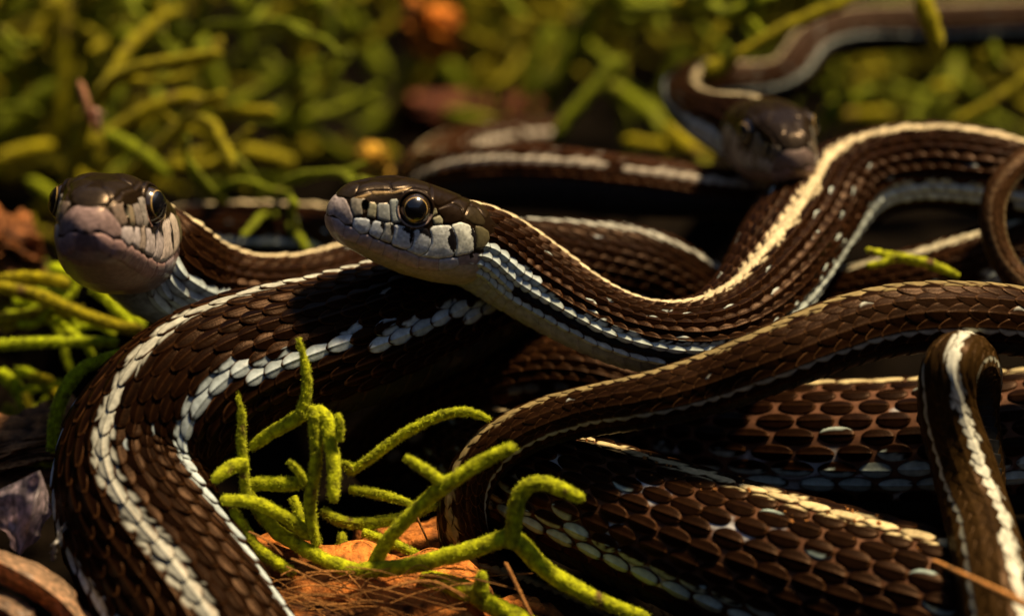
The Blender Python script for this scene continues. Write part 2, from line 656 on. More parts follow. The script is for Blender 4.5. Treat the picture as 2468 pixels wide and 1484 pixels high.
def snake_body(mb, pts, rows, colf, style='leaf', pitch_k=1.7, len_k=1.42, wid_k=1.28, lift=.22, dome=.10, keel=.07, thmax=125, skinc=SKIN, start_q=0.0, skin_fn=None, vent_fn=None):
    pts = [p for p in pts]
    W = np.array([P(p[0], p[1], p[2]) for p in pts])
    R = np.array([RR(p[3], p[2]) for p in pts])
    D = norm(np.array([CV(p[4]) for p in pts]))
    ch = np.concatenate([[0], np.cumsum(np.linalg.norm(np.diff(W, axis=0), axis=1) ** .75)])
    N = 900
    tq = np.linspace(0, ch[-1], N)
    Y = spline(ch, np.concatenate([W, R[:, None], D], 1), tq)
    C, Rr, Dd = Y[:, :3], Y[:, 3], Y[:, 4:]
    T = norm(np.gradient(C, axis=0))
    U = norm(Dd - (Dd * T).sum(1, keepdims=True) * T)
    Sd = np.cross(U, T)
    seg = np.linalg.norm(np.diff(C, axis=0), axis=1)
    dth = math.radians(thmax) / (rows / 2)
    dq = seg / (pitch_k * dth * .5 * (Rr[1:] + Rr[:-1]))
    q = np.concatenate([[0], np.cumsum(dq)])
    SNAKE_PTS.append(np.concatenate([C, Rr[:, None]], 1)[::6])

    def surf(qq, th, h):
        """h in units of the row width"""
        def ip(arr):
            return np.stack([np.interp(qq, q, arr[:, k]) for k in range(3)], -1)
        c_, u_, s_ = ip(C), ip(U), ip(Sd)
        r_ = np.interp(qq, q, Rr)
        ct, st = np.cos(th), np.sin(th)
        ct = np.where(ct < 0, ct * .9, ct)
        d = ct[..., None] * u_ + st[..., None] * s_
        return c_ + d * (r_ * (1 + h * dth))[..., None]

    n = int(q[-1] - start_q)
    # skin under the scales
    nq = n * 4 + 1
    qs = np.linspace(0, q[-1], nq)
    ths = np.linspace(0, 2 * math.pi, 84, endpoint=False)
    QQ, TT = np.meshgrid(qs, ths, indexing='ij')
    rough = (vnoise(np.stack([QQ * 9, np.cos(TT) * 14, np.sin(TT) * 14], -1)) - .5) * .05
    V = surf(QQ, TT, -.05 + rough)
    cs = np.broadcast_to(skinc, V.shape).copy()
    if skin_fn is not None:
        cs = skin_fn(QQ, TT, cs)
    mb.grid(V, cs, closed=True)
    # end caps inside (closed tips)
    # dorsal and lateral scales
    A, B, Wd, edge = template(style)
    hj = (rows - 1) // 2
    ii, jj = np.meshgrid(np.arange(n + 1), np.arange(-hj, hj + 1), indexing='ij')
    ii, jj = ii.ravel(), jj.ravel()
    q0 = start_q + ii + .5 * (np.abs(jj) % 2) + rng.normal(0, .03, ii.shape)
    ok = (q0 < q[-1] - .6)
    ii, jj, q0 = ii[ok], jj[ok], q0[ok]
    m = len(ii)
    th0 = jj * dth + rng.normal(0, .03, m) * dth
    sz = 1 + rng.normal(0, .03, m)
    lw = 1 + rng.normal(0, .035, m)
    rot = rng.normal(0, .05, m)
    a_ = A[None] * sz[:, None, None]
    w_ = Wd[None] * lw[:, None, None]
    qq = q0[:, None, None] + a_ * len_k / 2 + rot[:, None, None] * w_ * .3
    th = th0[:, None, None] + (w_ * wid_k / 2 - rot[:, None, None] * a_ * .3) * dth
    lf = lift * (1 + rng.normal(0, .22, m))[:, None, None]
    kp = np.clip(1 - A[None] ** 2, 0, 1) ** .35
    h = lf * (A[None] * .5 + .5) ** 1.2 + dome * (1 - B[None] ** 2) * kp + keel * 1.5 * np.exp(-(B[None] / .09) ** 2) * kp
    h = np.where(edge[None], np.where(A[None] > .5, -.04 + lf * .15, -.08), h)
    V = surf(qq, th, h)
    cc = colf(ii.astype(float), jj.astype(float), A, B, m, hj)
    mb.grid(V, cc)
    # belly plates
    half = math.pi - math.radians(thmax)
    av = np.array([-1, -.6, -.1, .4, .8, .97, 1.0])
    bv = np.linspace(-1, 1, 15)
    i2 = np.arange(n)
    qq = (start_q + i2 + .25)[:, None, None] + av[None, :, None] * .72 - 0.25 * (bv[None, None, :] ** 2)
    th = math.pi + bv[None, None, :] * (half + dth * .25) + 0 * qq
    h = .16 * (av * .5 + .5)[None, :, None] - .03 * (bv ** 2)[None, None, :] + 0 * qq
    h[:, -1] = -.04
    V = surf(qq, th, h)
    vc = np.broadcast_to(np.array([.022, .022, .022]), V.shape).copy()
    if vent_fn is not None:
        vc = vent_fn(np.broadcast_to(i2[:, None, None], qq.shape).astype(float), vc)
    mb.grid(V, vc)
    return surf, q[-1]


def mixc(c0, c1, k):
    return c0 * (1 - k[..., None]) + c1 * k[..., None]


def colour_fn(stripe=CREAM, lateral=PALE, lat_rows=(7, 8), fleck=.25, stripe_w=1, neck=0, neck_pale=(6,), neck2=15, base=BROWN, edge_k=1.0, stripe_fleck=.6, edge=EDGE, lat_part=1.0, seed=1, side_fleck=.35, lat_half=False, lat_fn=None, lat2=None):
    """colours every scale of the lattice: dorsal stripe, side stripes, pale flecks"""
    def f(ii, jj, A, B, m, hj):
        r = np.random.default_rng(seed)
        aj = np.abs(jj)
        sg = np.sign(jj)
        A_, B_ = A[None], B[None] + 0 * ii[:, None, None]
        var = (1 + r.normal(0, .16, m))[:, None, None, None]
        col = np.broadcast_to(base, (m,) + A.shape + (3,)) * var
        # bronze edges, worn and with painted-in glints, on the free end of the scale, a paler keel
        ek = np.clip((np.abs(B_) - .80) / .14, 0, 1) * (A_ > -.3) + np.clip((A_ - .80) / .12, 0, 1)
        ek = np.clip(ek, 0, 1) * edge_k * (0.35 + .65 * r.random(m))[:, None, None]
        col = mixc(col, np.broadcast_to(edge, col.shape), ek * .62)
        kk = np.exp(-(B_ / .07) ** 2) * .22 * edge_k * np.clip(1 - A_ ** 4, 0, 1)
        col = mixc(col, np.broadcast_to(edge, col.shape), kk)
        jn = r.normal(0, .22, (m,) + A.shape)
        inner = B_ * sg[:, None, None]                    # -1 = edge toward the back line, +1 = toward the belly
        # dorsal stripe
        st = (aj == 0)[:, None, None] & (np.abs(B_) + jn * .2 < .80)
        col = np.where(st[..., None], stripe * (1 + .10 * r.normal(0, 1, m))[:, None, None, None], col)
        s2 = ((aj == 1) & (r.random(m) < stripe_fleck))[:, None, None] & (inner + jn * .4 < -.42) & (A_ + jn < .45) & (A_ + jn > -.7)
        col = np.where(s2[..., None], stripe * .92, col)
        # side stripe
        lr = np.isin(aj, np.array(lat_rows)) & (r.random(m) < lat_part)
        if lat2 is not None:
            lr |= (aj == lat2[0]) & (ii > lat2[1]) & (r.random(m) < .8)
        lrow = np.full(m, float(min(lat_rows) if len(lat_rows) else 99))
        if lat_fn is not None:
            lrow = np.round(lat_fn(ii))
            lr = (aj == lrow)
        lat = lr[:, None, None] & (np.abs(B_) + jn * .12 < .90) & (A_ + jn * .25 > -.95) & (A_ + jn * .25 < .82)
        top_row = min(lat_rows) if len(lat_rows) else 99
        part = (aj == top_row) & (r.random(m) < .75) & (len(lat_rows) > 1)
        lat &= ~(part[:, None, None] & (inner + jn < .25))
        if lat_half:
            lat &= inner > lat_half - 1
        lc = lateral * (1 + .10 * r.normal(0, 1, m))[:, None, None, None]
        lc = lc * (1 - .62 * np.clip(np.maximum((np.abs(B_) - .62) / .38, (A_ - .62) / .38), 0, 1))[..., None]
        lc = lc * (1 + .18 * np.exp(-(B_ / .08) ** 2))[..., None]
        col = np.where(lat[..., None], lc, col)
        # flecks between the stripes (two checkered rows)
        fl = (aj > 1) & (aj < lrow) & (r.random(m) < fleck * (((ii * 2 + aj) % 3) == 0) * 2)
        up = r.random(m) < .7
        f2 = fl[:, None, None] & (np.where(up[:, None, None], inner < -.5, inner > .5)) & (A_ + jn < .35) & (A_ + jn > -.8)
        col = np.where(f2[..., None], lateral * .95, col)
        s3 = ((aj == lrow - 1) & (r.random(m) < side_fleck))[:, None, None] & (inner + jn > .25) & (A_ + jn < .5)
        col = np.where(s3[..., None], lateral * .9, col)
        # pale lower neck behind the head
        if neck:
            k = (ii[:, None, None] + A_ * .3) < (neck + jn * .2)
            fade = np.clip((neck * 1.0 - ii) / 5, 0, 1)
            pale = (k & (aj >= min(neck_pale))[:, None, None]) | ((ii < neck2) & (aj == hj))[:, None, None]
            fade = np.maximum(fade, (ii < neck2) * (aj == hj) * 1.0)
            pale &= (np.abs(B_) < .93) & (A_ < .90)
            gap = (aj == hj - 1)[:, None, None] & (ii > 5)[:, None, None]
            pc = (PALEB * .5 + PALE * .5) * (1 + .08 * r.normal(0, 1, m))[:, None, None, None]
            pc = pc * (1 - .66 * np.clip(np.maximum((np.abs(B_) - .62) / .38, (A_ - .62) / .38), 0, 1))[..., None]
            col = np.where((pale & ~gap & (aj < hj + 1)[:, None, None] & ((fade > .05) | np.isin(aj, np.array(lat_rows)))[:, None, None])[..., None], pc, col)
            if lat2 is not None:
                gap = gap & (ii <= lat2[1])[:, None, None]
            blk = gap & (ii > 5)[:, None, None] & ~np.isin(aj, np.array(lat_rows))[:, None, None]
            col = np.where(blk[..., None], BLACK * 1.5, col)
        return np.clip(col, 0, 1)
    return f


SURF = {}


def make_snake(label, pts, rows, colf, head=None, head_res=(150, 160), tint=(1, 1, 1), **kw):
    base = P(*pts[len(pts) // 2][:3])
    root = empty('garter_snake', base)
    tag(root, label, 'snake', 'garter snakes coiled over one another')
    mb = MB()
    if head is not None:
        # body starts inside the back of the head
        pre = [(0.72, .236), (0.86, .252), (1.0, .264)]
        lead = []
        for t, r in pre:
            w = head.world(np.array([t, 0, -0.022]))
            x, y, wd = project(w)
            dz = (wd - FOCUS) * 1000
            uc = (head.u @ VX, head.u @ VU, -(head.u @ VF))
            lead.append((float(x), float(y), dz, r * head.L / (PX * wd / FOCUS), uc))
        pts = lead + pts
        kw.setdefault('start_q', 1.3)
    SURF[label] = snake_body(mb, pts, rows, colf, **kw)
    if head is not None:
        head_mesh(mb, head, *head_res, tint)
    mb.build('body', [M_SNAKE, M_HEAD], root)
    if head is not None:
        eye_objs(head, root)
    return root


UPV = (0, 1, .15)
# A: the animal in focus, head to the left, body sweeping right and up into an arch
A_pts = [(1255, 664, 9, 106, (.55, 1, .15)), (1400, 755, 7, 94, (.45, 1, .10)), (1560, 816, 5, 90, (.12, 1, .12)), (1700, 808, 7, 95, (-.08, 1, .35)),
         (1812, 735, 14, 106, (-.25, .8, .75)), (1888, 620, 24, 116, (-.12, .5, 1)), (1955, 520, 35, 116, (-.15, .6, .9)), (2065, 440, 42, 108, (-.35, 1, .62)),
         (2210, 408, 43, 106, (0, 1, .48)), (2360, 422, 42, 106, (.12, 1, .45)), (2540, 490, 42, 106, (.3, 1, .1)), (2720, 580, 44, 104, (.3, 1, .1))]
def skinA(qq, th, c):
    low = np.abs(((th + math.pi) % (2 * math.pi)) - math.pi) > math.radians(78)
    k = low & (qq < 13)
    c[k] = (.07, .08, .085)
    return c
ventral_k = 1.0
def ventA(i, c):
    k = np.clip((19 - i) / 8, 0, 1)[..., None]
    return c * (1 - k) * .6 + np.array([.38, .42, .44]) * k * ventral_k
make_snake('striped garter snake with raised pale blue lips and large round eye, head turned aside', A_pts, 19,
           colour_fn(neck=8, neck_pale=(6,), neck2=17, lat_rows=(7,), lat2=(8, 24), side_fleck=.75, fleck=.16, seed=3, base=BROWN * 1.1, edge_k=1.0), head=HEAD_A, head_res=(360, 420),
           pitch_k=1.55, len_k=1.36, lift=.20, dome=.19, skin_fn=skinA, vent_fn=ventA)

# B: the left animal, facing the camera
HEAD_B = Head((206, 552, -21), (312, 584, 11), (0.04, 1, 0.06))
B_pts = [(372, 640, 15, 136, (.30, 1, .25)), (476, 692, 22, 120, (.3, 1, .2)), (610, 716, 26, 100, (.15, 1, .15)), (760, 700, 30, 92, (0, 1, .2)),
         (880, 655, 42, 90, (-.2, 1, .1)), (870, 600, 58, 84, (-.2, 1, 0)), (760, 575, 66, 78, (0, 1, .15)), (600, 570, 68, 78, (0, 1, .15)), (430, 580, 70, 76, (0, 1, .1)), (240, 640, 72, 74, (0, 1, .1))]
make_snake('garter snake facing forward with lifted pinkish snout and pale chin', B_pts, 19,
           colour_fn(neck=8, neck_pale=(6,), neck2=14, lat_rows=(7,), side_fleck=.75, fleck=.10, seed=5, base=BROWN), head=HEAD_B, head_res=(170, 200), tint=(.82, .66, .62),
           pitch_k=1.62, len_k=1.5, lift=.28, dome=.14, skin_fn=skinA, vent_fn=ventA)

# E: the thick coil in the lower left
E_pts = [(1860, 960, 40, 100, (.5, 1, .2)), (1770, 830, 40, 106, (.75, 1, .3)), (1668, 735, 38, 112, (.65, 1, .5)), (1550, 672, 36, 116, (.5, 1, .5)), (1410, 662, 34, 126, (.2, 1, .3)), (1240, 680, 29, 145, (-.15, 1, .1)),
         (1085, 735, 20, 163, (-.25, 1, .05)), (930, 800, 12, 170, (-.22, 1, .12)), (760, 848, 6, 176, (-.18, 1, .22)), (590, 890, 2, 182, (-.25, 1, .40)),
         (445, 962, -2, 182, (-.55, .8, .75)), (332, 1085, -5, 177, (-.36, .2, 1)), (328, 1222, -9, 187, (-.04, .1, 1)), (391, 1365, -13, 195, (.15, .25, 1)),
         (475, 1520, -17, 206, (.25, .35, 1)), (570, 1690, -21, 215, (.25, .4, 1))]
make_snake('thick brown garter snake coil with bold pale back stripe beside the green moss sprig', E_pts, 23,
           colour_fn(lat_rows=(9,), lat_fn=lambda i: np.interp(i, [20, 27, 40], [9, 8.6, 6]), fleck=.05, side_fleck=.6, seed=8, stripe=np.array([.44, .44, .37]), lateral=np.array([.46, .54, .56]), stripe_fleck=.65, base=BROWN * .65, edge_k=.75),
           pitch_k=1.62, len_k=1.34, wid_k=1.24, lift=.24, keel=.06)

# F: mid body behind the head in focus
F_pts = [(1330, 345, 118, 60, (0, 1, -.4)), (1180, 360, 112, 64, (0, 1, -.4)), (1070, 400, 100, 70, (-.2, 1, -.5)), (1042, 440, 84, 76, (-.4, 1, -.4)), (1100, 440, 70, 78, (-.1, 1, -.7)), (1260, 432, 60, 78, (0, .85, -.6)), (1450, 448, 54, 75, (.05, .85, -.6)),
         (1620, 462, 53, 68, (.05, .9, -.5)), (1770, 472, 54, 60, (0, 1, -.4)), (1930, 480, 60, 56, (0, 1, -.3)), (2100, 500, 70, 54, (0, 1, -.3))]
make_snake('garter snake body lying across behind the two front heads, double pale side stripe', F_pts, 17,
           colour_fn(lat_rows=(6,), fleck=.3, side_fleck=.6, seed=11, stripe=CREAM * .5, lateral=np.array([.50, .44, .34]), base=BROWN * 2.2, lat_part=.95, edge_k=1.2),
           pitch_k=1.7, lift=.25, dome=.14)

# G: the right animal looking out over the arch
HEAD_G = Head((1925, 402, 26), (1822, 318, 50), (-.1, 1, .18))
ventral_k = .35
G_pts = [(1740, 300, 58, 72, (.1, 1, .3)), (1675, 268, 68, 58, (.2, 1, .4)), (1648, 232, 80, 54, (.5, .8, .5)), (1690, 200, 92, 54, (.3, .9, .5)), (1790, 205, 98, 54, (0, 1, .4)), (1885, 195, 100, 54, (-.4, 1, .3)),
         (1945, 130, 106, 56, (-.6, .7, .4)), (2030, 85, 112, 58, (-.2, 1, .3)), (2190, 72, 116, 58, (0, 1, .4)), (2360, 66, 118, 58, (0, 1, .4)), (2600, 60, 120, 58, (0, 1, .4))]
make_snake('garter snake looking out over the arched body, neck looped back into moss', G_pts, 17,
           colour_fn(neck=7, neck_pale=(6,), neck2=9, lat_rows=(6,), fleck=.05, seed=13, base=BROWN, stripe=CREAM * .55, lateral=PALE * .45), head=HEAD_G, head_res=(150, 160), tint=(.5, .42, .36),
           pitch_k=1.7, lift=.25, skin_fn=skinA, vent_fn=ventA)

# C: the slender tail crossing the middle
C_pts = [(2800, 900, 4, 84, (.25, 1, .1)), (2580, 806, 0, 85, (.15, 1, .15)), (2400, 772, -3, 86, (.05, 1, .2)), (2250, 768, -5, 87, (-.05, 1, .2)), (2110, 784, -6, 88, (-.2, 1, .25)), (1980, 824, -8, 86, (-.32, 1, .3)),
         (1840, 880, -10, 81, (-.32, 1, .3)), (1700, 931, -9, 75, (-.28, 1, .3)), (1550, 970, -9, 68, (-.2, 1, .28)), (1400, 997, -5, 62, (-.2, 1, .3)), (1280, 1033, -4, 60, (-.4, 1, .4)),
         (1183, 1095, -3, 60, (-.8, .7, .55)), (1126, 1180, -2, 60, (-.75, .2, .8)), (1116, 1270, -1, 59, (-.35, .1, 1)), (1150, 1358, 2, 57, (.1, .4, 1)), (1250, 1432, 6, 55, (.3, .8, .6)),
         (1390, 1500, 7, 53, (.4, 1, .4)), (1560, 1590, 5, 50, (.4, 1, .4))]
make_snake('slender brown snake tail curving over the pile, thin pale side line, broken back stripe', C_pts, 11,
           colour_fn(lat_rows=(4,), fleck=.18, seed=17, stripe=np.array([.27, .205, .09]), lateral=np.array([.46, .47, .40]), stripe_fleck=.35, base=np.array([.0135, .0052, .0018]), edge_k=1.0, side_fleck=0, edge=np.array([.17, .080, .030]), lat_half=1.25),
           style='rhomb', pitch_k=1.38, len_k=1.58, wid_k=1.42, lift=.13, dome=.05, keel=.03)

# I: thick stretched body at the right
I_pts = [(1450, 1050, 40, 135, (-.1, 1, .1)), (1650, 1068, 30, 150, (-.1, 1, .1)), (1850, 1086, 21, 165, (-.08, 1, .12)), (2050, 1093, 18, 174, (-.06, 1, .12)), (2250, 1088, 17, 178, (-.06, 1, .12)), (2450, 1072, 17, 180, (-.06, 1, .12)), (2800, 1050, 18, 180, (-.06, 1, .12))]
def skin_flecks(seed, hi=.86):
    def f(qq, th, c):
        n = vnoise(np.stack([qq * 1.1, th * 3.1, qq * 0 + seed], -1), seed)
        n2 = vnoise(np.stack([qq * 7, th * 20, qq * 0], -1), seed + 1)
        k = (n + (n2 - .5) * .25 > hi) & (np.abs(np.cos(th)) < .85)
        c[k] = (.50, .50, .50)
        c *= (.7 + .6 * vnoise(np.stack([qq * 10, th * 25, qq * 0], -1), seed + 2))[..., None]
        return c
    return f
make_snake('thick stretched snake body with separate oval keeled scales and grey-green side spots', I_pts, 19,
           colour_fn(lat_rows=(7, 8), fleck=.12, seed=19, stripe=np.array([.62, .50, .26]), lateral=np.array([.42, .50, .45]), base=np.array([.0085, .0032, .0014]), edge_k=.55, stripe_fleck=.3, side_fleck=.2),
           style='oval', pitch_k=2.1, len_k=.93, wid_k=1.10, lift=.05, dome=.09, keel=.05, skinc=np.array([.120, .056, .032]), skin_fn=skin_flecks(21))

# D: thick body across the lower right
D_pts = [(1080, 1080, 36, 120, (.1, 1, .2)), (1200, 1130, 20, 140, (.2, 1, .2)), (1335, 1190, 6, 155, (.3, 1, .3)), (1500, 1249, -1, 168, (.36, 1, .38)), (1750, 1342, -7, 188, (.36, 1, .40)), (2000, 1420, -11, 200, (.3, 1, .42)),
         (2250, 1490, -14, 206, (.22, 1, .42)), (2500, 1555, -16, 210, (.2, 1, .42)), (2800, 1630, -18, 210, (.2, 1, .4))]
make_snake('thick brown snake body with yellow speckled back stripe lying under the slender tails', D_pts, 19,
           colour_fn(lat_rows=(7, 8), fleck=.12, seed=23, stripe=np.array([.66, .53, .28]), lateral=np.array([.36, .46, .42]), base=np.array([.0088, .0034, .0014]), edge_k=.7, stripe_fleck=.75, side_fleck=.15),
           style='oval', pitch_k=1.80, len_k=1.0, wid_k=1.14, lift=.08, dome=.10, keel=.05, skinc=np.array([.095, .043, .023]), skin_fn=skin_flecks(25))

# H: tail hanging down at the right
H_pts = [(2385, 1290, 0, 30, (.3, -.2, -1)), (2372, 1190, -1, 48, (.3, -.2, -1)), (2358, 1080, -1, 58, (.3, -.1, -1)), (2350, 985, -1, 56, (.4, .1, -1)), (2352, 912, -3, 60, (.6, .9, -.6)), (2332, 868, -9, 64, (.2, 1, .1)), (2294, 882, -15, 67, (.1, .8, .8)), (2280, 960, -14, 68, (.3, .2, 1)), (2310, 1085, -13, 74, (.38, .1, 1)), (2348, 1220, -16, 80, (.40, .15, 1)),
         (2383, 1360, -25, 86, (.40, .2, 1)), (2412, 1500, -32, 91, (.38, .25, 1)), (2440, 1680, -40, 95, (.35, .25, 1))]
make_snake('slender olive-brown tail with broad white back stripe draped down over the thick bodies', H_pts, 11,
           colour_fn(lat_rows=(3,), fleck=0, seed=29, stripe=np.array([.66, .66, .54]), lateral=np.array([.50, .50, .38]), stripe_fleck=.25, base=np.array([.030, .0155, .0042]), edge_k=.7, side_fleck=0, edge=np.array([.14, .075, .025]), lat_half=1.1),
           style='rhomb', pitch_k=1.45, len_k=1.75, wid_k=1.5, lift=.11, dome=.05, keel=.02)

# L: body in the dark hollow under the sideways head
L_pts = [(880, 1130, 34, 84, (-.3, 1, .5)), (1010, 1010, 30, 86, (-.4, 1, .5)), (1160, 925, 27, 88, (-.25, 1, .5)), (1330, 895, 26, 88, (0, 1, .45)), (1490, 925, 26, 86, (.2, 1, .45)), (1640, 1000, 30, 84, (.3, 1, .4)), (1780, 1100, 38, 80, (.3, 1, .4))]
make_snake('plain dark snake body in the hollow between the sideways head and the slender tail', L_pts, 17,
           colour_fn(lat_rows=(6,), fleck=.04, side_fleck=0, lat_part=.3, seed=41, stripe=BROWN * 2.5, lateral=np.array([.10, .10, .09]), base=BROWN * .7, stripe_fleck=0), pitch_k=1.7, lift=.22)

# K: body passing under the arch
K_pts = [(1800, 830, 44, 70, (-.2, 1, .4)), (1950, 745, 42, 74, (-.2, 1, .5)), (2100, 702, 38, 76, (-.2, 1, .55)), (2250, 668, 36, 78, (-.25, 1, .55)), (2400, 622, 38, 78, (-.25, 1, .5)), (2600, 575, 42, 78, (-.2, 1, .5))]
make_snake('brown snake body with pale back stripe passing under the arch, behind the small moss fork', K_pts, 17,
           colour_fn(lat_rows=(6, 7), fleck=.1, seed=31, stripe=np.array([.55, .50, .34]), lateral=PALE * .8, base=BROWN * 1.3), pitch_k=1.7, lift=.25)

# J: thin tail loop at the right edge
J_pts = [(2680, 330, 36, 30, (.2, 1, .5)), (2560, 352, 32, 30, (0, .6, .8)), (2455, 400, 28, 30, (-.4, .3, .9)), (2398, 480, 25, 30, (-.5, 0, 1)), (2398, 575, 23, 30, (-.4, 0, 1)), (2436, 655, 21, 30, (-.3, .2, 1)), (2510, 718, 18, 30, (-.2, .4, .9)), (2640, 770, 16, 30, (0, 1, .4))]
make_snake('thin plain brown tail looping down over the arched snake body', J_pts, 9,
           colour_fn(lat_rows=(3,), fleck=0, seed=37, stripe=np.array([.10, .06, .03]), lateral=np.array([.14, .10, .05]), stripe_fleck=0, base=np.array([.038, .018, .007]), side_fleck=0),
           style='rhomb', pitch_k=1.6, len_k=1.6, wid_k=1.4, lift=.1, dome=.05, keel=.02)

SP = np.concatenate(SNAKE_PTS)

# ------------------------------------------------------------------ ground: dark soil under the pile, rising toward the back, ringed by added unseen banks
gx = np.concatenate([np.linspace(-3, -.95, 12)[:-1], np.linspace(-.95, -.32, 24)[:-1], np.linspace(-.32, .32, 200), np.linspace(.32, .95, 24)[1:], np.linspace(.95, 3, 12)[1:]])
gy = np.concatenate([np.linspace(-2, -.16, 40)[:-1], np.linspace(-.16, .42, 190), np.linspace(.42, 1.4, 24)[1:], np.linspace(1.4, 4, 12)[1:]])
GX, GY = np.meshgrid(gx, gy, indexing='ij')
base = np.interp(GY, [-2, -.08, -.03, .03, .10, .18, .35, .5, 4], [-.014, -.012, -.016, -.012, .012, .006, -.030, -.045, -.045])
low = base.copy()
flat = np.stack([GX.ravel(), GY.ravel()], 1)
best = np.full(len(flat), 1e9)
for k in range(0, len(SP), 400):
    s = SP[k:k + 400]
    d2 = (flat[:, None, 0] - s[None, :, 0]) ** 2 + (flat[:, None, 1] - s[None, :, 1]) ** 2
    zz = s[None, :, 2] - np.sqrt(np.clip(s[None, :, 3] ** 2 - d2 * .6, 0, None)) * .9 + np.clip(np.sqrt(d2) - .7 * s[None, :, 3], 0, None) * 1.2
    best = np.minimum(best, zz.min(1))
best = best.reshape(GX.shape) - .0006
under = np.minimum(best, base + .022)
near = best < .2
low = np.where(best < base + .03, np.minimum(best, base + .014), base)
for _ in range(2):
    low[1:-1, 1:-1] = (low[1:-1, 1:-1] * 2 + low[:-2, 1:-1] + low[2:, 1:-1] + low[1:-1, :-2] + low[1:-1, 2:]) / 6
low = np.minimum(low, best)
sky_block_bank = np.interp(np.abs(GX), [.34, .62, .9, 3], [0, .62, .80, .85])  # unseen banks added on all sides to hold down the sky light
sky_block_bank = np.maximum(sky_block_bank, np.interp(-GY, [.52, .80, 1.1, 2], [0, .60, .80, .85]))
sky_block_bank = np.maximum(sky_block_bank, np.interp(GY, [.50, .95, 1.3, 4], [0, .55, .80, .85]))
low = low + sky_block_bank
nz = vnoise(np.stack([GX * 90, GY * 90, GX * 0], -1)) * .6 + vnoise(np.stack([GX * 320, GY * 320, GX * 0], -1), 3) * .25
low = low + (nz - .9) * .004
GRID_Z = low


def ground_z(x, y):
    i = np.clip(np.searchsorted(gx, x) - 1, 0, len(gx) - 2)
    j = np.clip(np.searchsorted(gy, y) - 1, 0, len(gy) - 2)
    return float(low[i, j])


mbg = MB()
gc = np.array([.0048, .0030, .0015]) * (0.6 + .9 * vnoise(np.stack([GX * 200, GY * 200, GX * 0], -1), 8))[..., None]
mbg.grid(np.stack([GX, GY, low], -1), gc)
ground = mbg.build('ground', M_SOIL)
ground['kind'] = 'structure'

# ------------------------------------------------------------------ moss
GREEN = np.array([.20, .235, .0015])
YGREEN = np.array([.40, .34, .002])


def tube(mb, W, R, colr, sides=12, fuzz=0, taper0=False, taper1=True, rough=.22, seed=0, step=.6):
    W = np.asarray(W, float)
    R = np.asarray(R, float)
    ch = np.concatenate([[0], np.cumsum(np.linalg.norm(np.diff(W, axis=0), axis=1))])
    n = max(8, int(ch[-1] / (R.mean() * step)))
    t = np.linspace(0, ch[-1], n)
    Y = spline(ch, np.concatenate([W, R[:, None]], 1), t) if len(W) > 2 else np.stack([np.interp(t, ch, c) for c in np.concatenate([W, R[:, None]], 1).T], 1)
    C, r = Y[:, :3], np.maximum(Y[:, 3], R.min() * .6)
    k = np.ones(n)
    if taper1:
        k *= np.sqrt(np.clip(1 - (1 - np.clip((ch[-1] - t) / (r[-1] * 2.2), 0, 1)) ** 2, 0, 1))
    if taper0:
        k *= np.sqrt(np.clip(1 - (1 - np.clip(t / (r[0] * 1.5), 0, 1)) ** 2, 0, 1))
    T = norm(np.gradient(C, axis=0))
    ref = np.array([.3, .5, .81])
    a = norm(np.cross(T, ref))
    b = np.cross(T, a)
    ph = np.linspace(0, 2 * math.pi, sides, endpoint=False)
    d = np.cos(ph)[None, :, None] * a[:, None] + np.sin(ph)[None, :, None] * b[:, None]
    pos = C[:, None] + d * (r * k)[:, None, None]
    nz = vnoise(pos / r.mean() * 1.1 + seed * 3.7) - .5
    nz2 = vnoise(pos / r.mean() * 3.3 + seed) - .5
    pos = pos + d * ((nz * rough * 1.6 + nz2 * rough) * r[:, None] * np.clip(k, .1, 1)[:, None])[..., None]
    cv = vnoise(pos / r.mean() * .8 + 11 + seed)
    cc = colr * (0.7 + .6 * cv)[..., None]
    brown = np.clip((vnoise(pos / r.mean() * .45 + 50 + seed) - .80) * 9, 0, 1)[..., None]
    cc = cc * (1 - brown) + np.array([.16, .09, .03]) * brown
    mb.grid(pos, cc, closed=True)
    if fuzz:
        m = int(fuzz * 3.0)
        rr = np.random.default_rng(seed + 5)
        i = rr.integers(1, n - 1, m)
        p = rr.random(m) * 2 * math.pi
        dd = np.cos(p)[:, None] * a[i] + np.sin(p)[:, None] * b[i]
        root = C[i] + dd * (r * k)[i][:, None] * .95 + T[i] * (rr.random(m) - .5)[:, None] * (r.mean() * step)
        ln = (.00016 + .00034 * rr.random(m))[:, None]
        di = norm(dd + T[i] * rr.normal(0, .6, m)[:, None] + rr.normal(0, .35, (m, 3)))
        sd = norm(np.cross(di, rr.normal(0, 1, (m, 3)))) * .000040
        V = np.stack([np.stack([root - sd, root + sd], 1), np.stack([root + di * ln - sd * .2, root + di * ln + sd * .2], 1)], 1)
        mb.grid(V, np.broadcast_to(colr * 1.5 + np.array([.05, .05, .03]), V.shape))


def strand(pts, r, dz, tip=.55):
    """picture polyline -> world points and radii; dz number or list"""
    n = len(pts)
    dzs = np.interp(np.linspace(0, 1, n), np.linspace(0, 1, len(dz)), dz) if isinstance(dz, (list, tuple)) else np.full(n, dz)
    rs = np.interp(np.linspace(0, 1, n), np.linspace(0, 1, len(r)), r) if isinstance(r, (list, tuple)) else np.linspace(r, r * tip, n)
    return np.array([P(p[0], p[1], d) for p, d in zip(pts, dzs)]), np.array([RR(a, d) for a, d in zip(rs, dzs)])


def Z6(pts):
    return [(481.9 + x * .4666, 791.7 + y * .4666) for x, y in pts]


